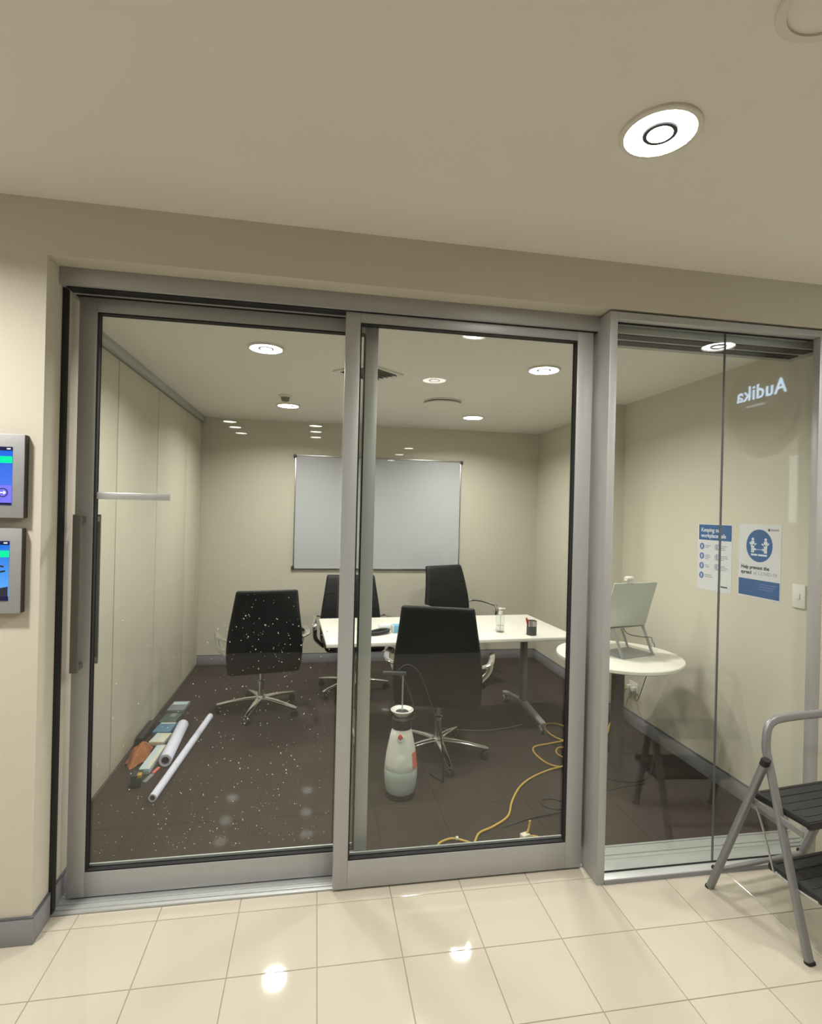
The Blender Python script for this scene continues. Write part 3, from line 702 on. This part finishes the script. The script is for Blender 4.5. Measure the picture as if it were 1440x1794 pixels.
box('cover', -0.06, 0.06, -0.045, 0.045, 0.0, 0.016, 'navy', nb, 0.003); box('pages', -0.056, 0.0615, -0.041, 0.041, 0.003, 0.013, 'paper', nb)

# ------------------------------------------------------------------ round side table with laptop
rt = empty('round_table', (1.945, 3.225, 0)); tag(rt, 'round white pedestal table behind the fixed glass', 'table')
lathe('table_top', [(0, 0.704), (0.383, 0.704), (0.390, 0.709), (0.390, 0.725), (0.386, 0.730), (0, 0.730)], 'white_laminate', rt, 64)
lathe('pedestal', [(0, 0.012), (0.040, 0.012), (0.040, 0.704), (0, 0.704)], 'dark_grey', rt, 24)
lathe('foot_plate', [(0, 0.0), (0.205, 0.0), (0.207, 0.006), (0.195, 0.012), (0.06, 0.022), (0, 0.022)], 'black_plastic', rt, 48)
lathe('mount_plate', [(0, 0.69), (0.12, 0.69), (0.12, 0.704), (0, 0.704)], 'dark_grey', rt, 24)

LU = Vector((0.954, 0.300, 0)); LN = Vector((-0.300, 0.954, 0))
def lframe(o): return Matrix(((LU.x, LN.x, 0, o[0]), (LU.y, LN.y, 0, o[1]), (0, 0, 1, o[2]), (0, 0, 0, 1)))
ls = empty('laptop_stand', (0, 0, 0)); ls.matrix_world = lframe((2.036, 3.15, ZT)); tag(ls, 'folding grey metal laptop stand on the round table', 'laptop stand')
box('base_plate', -0.145, 0.145, -0.010, 0.20, 0.0, 0.006, 'panel_bezel', ls, 0.002)
for s in (-1, 1):
    sweep('arm', [(s * 0.136, 0.004, 0.006), (s * 0.136, 0.085, 0.172)], rrect(0.010, 0.004, 0.002, 2), 'panel_bezel', ls, (0, 1, 0))
    sweep('arm', [(s * 0.120, 0.185, 0.006), (s * 0.120, 0.25, 0.140)], rrect(0.008, 0.004, 0.002, 2), 'panel_bezel', ls, (0, 1, 0))
box('top_plate', -0.150, 0.150, 0.0, 0.26, -0.003, 0.003, 'panel_bezel', ls, 0.001, mtx=T(0, 0.075, 0.176) @ Matrix.Rotation(R(-9), 4, 'X'))
lt = empty('laptop', (0, 0, 0)); lt.matrix_world = ls.matrix_world @ T(-0.055, 0.072, 0.188) @ Matrix.Rotation(R(-5), 4, 'Z'); tag(lt, 'open pale silver laptop seen from behind on its stand', 'laptop')
box('base', -0.175, 0.175, 0.0, 0.235, -0.004, 0.010, 'laptop_silver', lt, 0.003, mtx=Matrix.Rotation(R(-9), 4, 'X'))
lid = box('lid', -0.175, 0.175, -0.009, 0.0, 0.0, 0.300, 'laptop_silver', lt, 0.003, mtx=T(0, 0.0, 0.006) @ Matrix.Rotation(R(18), 4, 'X'))
box('display', -0.165, 0.165, 0.0, 0.001, 0.012, 0.290, 'screen_black', lt, 0, mtx=T(0, 0.0, 0.006) @ Matrix.Rotation(R(18), 4, 'X'))
wc = empty('webcam', (0, 0, 0)); wc.matrix_world = lt.matrix_world @ T(-0.06, -0.097, 0.298); tag(wc, 'small white webcam clipped on top of the laptop lid', 'webcam')
bm = bmesh.new(); bm_lathe(bm, [(0, -0.028), (0.013, -0.028), (0.016, -0.024), (0.016, 0.024), (0.013, 0.028), (0, 0.028)], 18, T(0, 0, 0.018) @ Matrix.Rotation(R(90), 4, 'Y')); finish('camera_body', bm, 'white_plastic', wc, 40)
box('clip', -0.012, 0.012, -0.016, 0.014, -0.010, 0.004, 'white_plastic', wc, 0.002)
tag(tube('power_cable', [(1.97, 3.235, 0.915), (1.99, 3.20, 0.868), (2.08, 3.18, 0.850), (2.17, 3.22, 0.835), (2.26, 3.34, 0.78), (2.318, 3.40, 0.738), (2.335, 3.44, 0.66), (2.36, 3.60, 0.36), (2.40, 3.72, 0.24), (2.425, 3.80, 0.285)], 0.0028, 'dark_grey'), 'thin dark laptop cable hanging to the wall outlet', 'cable')

# ------------------------------------------------------------------ pump sprayer
sp = empty('pump_sprayer', (0.508, 3.06, 0), R(-10)); tag(sp, 'white pump pressure sprayer bottle standing on the carpet', 'sprayer')
lathe('tank', [(0.088, 0.155), (0.093, 0.165), (0.090, 0.20), (0.082, 0.26), (0.070, 0.32), (0.058, 0.370), (0.050, 0.395), (0, 0.395)], 'sprayer_white', sp, 32)
lathe('liquid_level', [(0, 0.022), (0.072, 0.022), (0.082, 0.035), (0.090, 0.075), (0.094, 0.12), (0.094, 0.158), (0.090, 0.166), (0, 0.166)], 'sprayer_liquid', sp, 32)
lathe('shadow_base', [(0, 0.0), (0.078, 0.0), (0.083, 0.006), (0.080, 0.030), (0, 0.030)], 'black_plastic', sp, 32)  # black disc standing in for the dark shadow below the tank
lathe('collar', [(0, 0.385), (0.054, 0.385), (0.058, 0.392), (0.057, 0.440), (0.048, 0.452), (0, 0.452)], 'black_plastic', sp, 28)
lathe('funnel_rim', [(0.034, 0.452), (0.060, 0.478), (0.066, 0.488), (0.062, 0.491), (0.034, 0.470), (0, 0.468), (0, 0.452), (0.034, 0.452)], 'sprayer_white', sp, 32)
lathe('pump_cap', [(0, 0.468), (0.036, 0.470), (0.036, 0.478), (0.014, 0.482), (0, 0.482)], 'dark_grey', sp, 24)
lathe('pump_rod', [(0, 0.47), (0.0045, 0.47), (0.0045, 0.690), (0, 0.690)], 'satin_chrome', sp, 10)
bm = bmesh.new(); bm_box(bm, -0.115, 0.018, -0.012, 0.012, 0.683, 0.703, 0.005); finish('pump_handle', bm, 'dark_grey', sp, 40)
bm = bmesh.new(); bm_lathe(bm, [(0, 0), (0.021, 0.0), (0.018, 0.016), (0, 0.014)], 16, T(-0.004, -0.058, 0.345) @ Matrix.Rotation(R(72), 4, 'X')); nz = finish('valve_boss', bm, 'sprayer_white', sp, 40)
bm = bmesh.new(); bm_lathe(bm, [(0, 0.0), (0.013, 0.0), (0.013, 0.022), (0.009, 0.028), (0, 0.028)], 14, T(-0.006, -0.060, 0.354) @ Matrix.Rotation(R(72), 4, 'X') ); finish('red_valve', bm, 'red_plastic', sp, 40)
bm = bmesh.new(); n = 8; vs = []
for k in range(n + 1):
    a = R(-42 + 48 * k / n)
    vs.append([bm.verts.new(((r_ + 0.001) * math.cos(a), (r_ + 0.001) * math.sin(a), z)) for r_, z in ((0.0925, 0.175), (0.0875, 0.215), (0.0815, 0.262))])
for a, b in zip(vs, vs[1:]):
    for j in range(2): bm.faces.new((a[j], b[j], b[j + 1], a[j + 1]))
finish('red_label', bm, 'red_label', sp, 60)
tube('hose', [(0.04, 0.03, 0.415), (0.075, 0.06, 0.44), (0.02, 0.10, 0.60), (-0.03, 0.11, 0.665), (0.02, 0.12, 0.708), (0.085, 0.12, 0.675), (0.13, 0.11, 0.585), (0.18, 0.09, 0.455), (0.225, 0.06, 0.33), (0.245, 0.07, 0.18), (0.25, 0.10, 0.04), (0.24, 0.17, 0.008), (0.18, 0.24, 0.007)], 0.0055, 'black_rubber', sp)

# ------------------------------------------------------------------ cords on the carpet
yc = [(2.42, 3.90, 0.275), (2.405, 3.93, 0.20), (2.36, 3.93, 0.05), (2.28, 3.88, 0.006), (2.15, 3.70, 0.006), (1.98, 3.62, 0.006), (1.79, 3.63, 0.006), (1.73, 3.78, 0.006), (1.77, 3.93, 0.006), (1.87, 3.93, 0.006), (1.93, 3.80, 0.006), (1.86, 3.64, 0.018),
      (1.66, 3.60, 0.006), (1.53, 3.56, 0.006), (1.49, 3.46, 0.006), (1.52, 3.30, 0.006), (1.62, 3.25, 0.006), (1.75, 3.32, 0.006), (1.79, 3.47, 0.006), (1.70, 3.53, 0.006), (1.64, 3.44, 0.006), (1.68, 3.32, 0.006), (1.60, 3.245, 0.018), (1.478, 3.222, 0.006), (1.33, 3.14, 0.006), (1.218, 3.04, 0.006), (1.12, 2.90, 0.006), (1.045, 2.76, 0.006), (0.94, 2.68, 0.006), (0.847, 2.631, 0.006), (0.80, 2.56, 0.006), (0.76, 2.535, 0.006)]
cd = tag(tube('extension_cord', yc, 0.0062, 'yellow_rubber', None, 8, 8), 'yellow extension cord winding over the carpet from the wall', 'cord')
tag(tube('cord_tail', [(0.615, 2.515, 0.006), (0.62, 2.565, 0.006), (0.66, 2.595, 0.006), (0.71, 2.603, 0.006), (0.765, 2.565, 0.008), (0.805, 2.53, 0.008)], 0.0062, 'yellow_rubber', None, 8, 8), 'short yellow cord loop lying inside the door bottom rail', 'cord')
kp = empty('cord_plug', (1.055, 2.545, 0), R(20)); tag(kp, 'clear and yellow plug end standing near the door bottom rail', 'plug')
box('plug_body', -0.022, 0.022, -0.016, 0.016, 0.0, 0.038, 'packet_cream', kp, 0.004)
tube('plug_lead', [(0.012, 0.0, 0.036), (0.026, 0.004, 0.052), (0.034, 0.006, 0.075), (0.035, 0.006, 0.09)], 0.006, 'yellow_rubber', kp)
tube('plug_lead', [(0.02, 0.0, 0.018), (0.05, 0.004, 0.010), (0.075, -0.012, 0.007)], 0.006, 'yellow_rubber', kp)
ct = lathe('cord_tie', [(0.006, -0.006), (0.0095, -0.006), (0.0095, 0.006), (0.006, 0.006), (0.006, -0.006)], 'paper', None, 14, (0.722, 2.598, 0.0095), Matrix.Rotation(R(90), 4, 'Y')); tag(ct, 'small white tie wrapped round the yellow cord loop', 'cable tie')
tag(tube('cable', [(2.0, 3.0, 0.004), (1.75, 2.95, 0.004), (1.50, 2.84, 0.004), (1.38, 2.79, 0.004), (1.29, 2.82, 0.004), (1.29, 2.89, 0.004), (1.36, 2.90, 0.004), (1.42, 2.84, 0.004), (1.38, 2.765, 0.010), (1.17, 2.73, 0.004), (0.98, 2.665, 0.004)], 0.0035, 'black_rubber'), 'thin black cable looped on the carpet near the yellow cord', 'cable')

tag(tube('floor_cable', [(0.93, 3.98, 0.004), (1.02, 3.93, 0.004), (1.27, 3.88, 0.004), (1.47, 3.91, 0.004), (1.60, 3.96, 0.004)], 0.003, 'grey_paint'), 'thin pale grey cable lying on the carpet under the table', 'cable')

# ------------------------------------------------------------------ clutter along the partition
def roll(name, a, b, r, label, hollow=True):
    a, b = Vector(a), Vector(b); L = (b - a).length
    e = empty(name, a); e.rotation_euler = (b - a).to_track_quat('Z', 'Y').to_euler(); tag(e, label, 'roll')
    lathe('sheet', [(r * 0.62, 0.004), (r * 0.62, 0), (r, 0), (r, L), (r * 0.62, L), (r * 0.62, L - 0.004), (0, L - 0.004)], 'roll_white', e, 24)
    lathe('core', [(r * 0.45, 0.002), (r * 0.62, 0.002), (r * 0.62, L - 0.004), (0, L - 0.006), (0, 0.02), (r * 0.45, 0.02), (r * 0.45, 0.002)], 'roll_core', e, 20)
roll('film_roll', (-0.846, 3.15, 0.022), (-0.762, 4.33, 0.022), 0.022, 'long thin white film roll lying on the carpet')
roll('film_roll', (-0.889, 3.57, 0.038), (-0.915, 4.14, 0.038), 0.038, 'short fat white film roll with a dark open end')
random.seed(3)
oc = empty('orange_bag', (-1.078, 3.71, 0), R(-6)); tag(oc, 'crumpled orange cloth lying against the partition', 'cloth')
bm = bmesh.new(); nx, ny = 12, 16; g = []
for i in range(nx + 1):
    row = []
    for j in range(ny + 1):
        u, v = i / nx * 2 - 1, j / ny * 2 - 1
        rr = min(1, math.hypot(u, v)); hh = 0.085 * max(0, 1 - rr ** 2.2) + 0.012 * math.sin(7 * u + 3 * v) * (1 - rr) + random.uniform(-.006, .006) * (1 - rr)
        q = 1.0 if max(abs(u), abs(v)) < 1e-6 else max(abs(u), abs(v)) / math.hypot(u, v)
        row.append(bm.verts.new((u * q * 0.060, v * q * 0.150 * (1 + 0.12 * math.sin(5 * u)), max(0.002, hh + 0.004))))
    g.append(row)
for i in range(nx):
    for j in range(ny): bm.faces.new((g[i][j], g[i + 1][j], g[i + 1][j + 1], g[i][j + 1]))
bmesh.ops.solidify(bm, geom=bm.faces[:], thickness=0.003)
finish('cloth', bm, 'orange_cloth', oc, 60)
def packet(name, x, y, rz, sx, sy, h_, m, label, cat='packet', extra=None):
    e = empty(name, (x, y, 0), R(rz)); tag(e, label, cat)
    box('body', -sx / 2, sx / 2, -sy / 2, sy / 2, 0, h_, m, e, min(0.004, h_ / 3))
    if extra: box('label_patch', -sx / 2 + extra[0], -sx / 2 + extra[1], -sy / 2 + extra[2], -sy / 2 + extra[3], h_, h_ + 0.0008, extra[4], e)
    return e
packet('leaflet_packet', -0.980, 3.65, -2, 0.062, 0.34, 0.035, 'packet_cyan', 'pale blue white packet beside the orange cloth', extra=(0.040, 0.060, 0.02, 0.33, 'packet_cream'))
packet('cream_packet', -1.020, 3.955, -6, 0.10, 0.15, 0.030, 'packet_cream', 'cream coloured packet between the pale and the blue packets', extra=(0.01, 0.04, 0.01, 0.14, 'packet_cyan'))
packet('blue_packet', -1.035, 4.13, -4, 0.12, 0.17, 0.032, 'packet_blue', 'dark blue packet against the partition', extra=(0.01, 0.11, 0.145, 0.165, 'packet_cream'))
packet('green_packet', -1.045, 4.325, -4, 0.12, 0.18, 0.028, 'packet_green', 'dark green packet behind the blue packet', extra=(0.05, 0.09, 0.10, 0.17, 'packet_grey'))
packet('grey_packet', -1.045, 4.57, -2, 0.13, 0.20, 0.030, 'packet_grey', 'grey packet farthest along the partition', extra=(0.01, 0.12, 0.12, 0.18, 'packet_cyan'))
packet('tool_case', -1.140, 4.05, 0, 0.045, 0.32, 0.055, 'black_plastic', 'black tool case behind the orange cloth against the partition', 'case')
bx = packet('small_box', -0.985, 3.345, 8, 0.055, 0.07, 0.075, 'box_green', 'small dark green box with a yellow corner, standing on the carpet', 'box')
box('yellow_flap', 0.006, 0.028, -0.036, 0.0, 0.058, 0.077, 'box_yellow', bx, 0.002)
kn = empty('scraper', (-0.94, 3.44, 0), R(-12)); tag(kn, 'small pale scraper with a reddish handle by the green box', 'scraper')
box('blade', -0.012, 0.012, -0.07, 0.03, 0.0, 0.008, 'packet_grey', kn, 0.002); box('grip', -0.009, 0.009, 0.03, 0.11, 0.0, 0.014, 'red_label', kn, 0.004)

# ------------------------------------------------------------------ step stool in the hall
st = empty('step_stool', (1.817, 1.70, 0)); st.matrix_world = Matrix(((0.993, -0.118, 0, 1.817), (0.118, 0.993, 0, 1.70), (0, 0, 1, 0), (0, 0, 0, 1)))
tag(st, 'grey folding two step stool with black treads', 'step stool')
WD = 0.44
oval = rrect(0.0145, 0.0105, 0.009, 3)
TP = (0.178, 0.760)
def fl_(z): return 0.004 + (0.182 - 0.004) * z / 0.66    # y of the front leg at height z
hoop = [(0, 0.0, 0.0)] + [(0, fl_(z), z) for z in (0.2, 0.4, 0.6, 0.70)] + [(0.004, 0.197, 0.745), (0.018, 0.203, 0.785), (0.05, 0.206, 0.808), (0.10, 0.207, 0.815), (WD / 2, 0.207, 0.817)]
hoop = hoop + [(WD - x, y, z) for x, y, z in hoop[-2::-1]]
sec = rrect(0.0165, 0.0115, 0.009, 3)
bm = bmesh.new(); bm_sweep(bm, smooth_path(hoop, 5), sec, (0, 1, 0)); finish('front_frame', bm, 'ladder_grey', st, 50)
for s, x in ((-1, -0.026), (1, WD + 0.026)):
    o = sweep('rear_leg', [(x, 0.424, 0.0), (x, 0.175, 0.662)], rrect(0.0125, 0.0165, 0.009, 3), 'ladder_grey', st, (1, 0, 0))
    f = sweep('leg_cap', [(x, 0.427, 0.0), (x, 0.424, 0.008)], rrect(0.0135, 0.0175, 0.009, 3), 'black_rubber', o, (1, 0, 0))
    f = sweep('pivot_cap', [(x, 0.179, 0.650), (x, 0.170, 0.675)], rrect(0.0135, 0.0175, 0.009, 3), 'black_rubber', o, (1, 0, 0))
    f = lathe('rubber_stop', [(0, -0.016), (0.009, -0.016), (0.009, 0.016), (0, 0.016)], 'black_rubber', o, 12, (x, 0.395, 0.10), Matrix.Rotation(R(90), 4, 'X'))
    x2 = x - s * 0.026
    sweep('leg_cap', [(x2, -0.001, 0.0), (x2, 0.001, 0.008)], rrect(0.0185, 0.0135, 0.009, 3), 'black_rubber', st, (0, 1, 0))
    x3 = x - s * 0.006
    sweep('side_link', [(x3 - s * 0.014, 0.03, 0.455), (x3 - s * 0.014, 0.245, 0.474)], rrect(0.003, 0.013, 0.002, 2), 'ladder_grey', st, (0, 0, 1))
    tube('brace_wire', [(x3 - s * 0.018, 0.236, 0.470), (x3 - s * 0.020, 0.19, 0.36), (x3 - s * 0.022, 0.150, 0.240)], 0.004, 'satin_chrome', st, 2)
sweep('rear_crossbar', [(-0.026, 0.385, 0.10), (WD + 0.026, 0.385, 0.10)], rrect(0.010, 0.008, 0.005, 2), 'ladder_grey', st)
def tread(y0, y1, z, x0, x1, nm):
    e = box(nm, x0, x1, y0, y1, z - 0.030, z, 'tread_black', st, 0.010)
    lip = box('tread_lip', x0 + 0.004, x1 - 0.004, y0 - 0.004, y0 + 0.012, z - 0.034, z - 0.006, 'black_plastic', None, 0.004)
    lip.parent = e; lip.location -= e.location
    for k in range(5):
        yy = y0 + 0.03 + k * (y1 - y0 - 0.05) / 4
        r_ = box('grip_rib', x0 + 0.02, x1 - 0.02, yy - 0.003, yy + 0.003, z - 0.001, z + 0.0018, 'tread_black', None); r_.parent = e; r_.location -= e.location
tread(0.03, 0.265, 0.500, 0.018, WD - 0.018, 'tread')
tread(-0.06, 0.19, 0.255, 0.014, WD - 0.014, 'tread')
for x in (0.014, WD - 0.014):
    sweep('tread_bracket', [(x, -0.02, 0.232), (x, 0.065, 0.226), (x, 0.15, 0.236)], rrect(0.008, 0.006, 0.003, 2), 'satin_chrome', st)
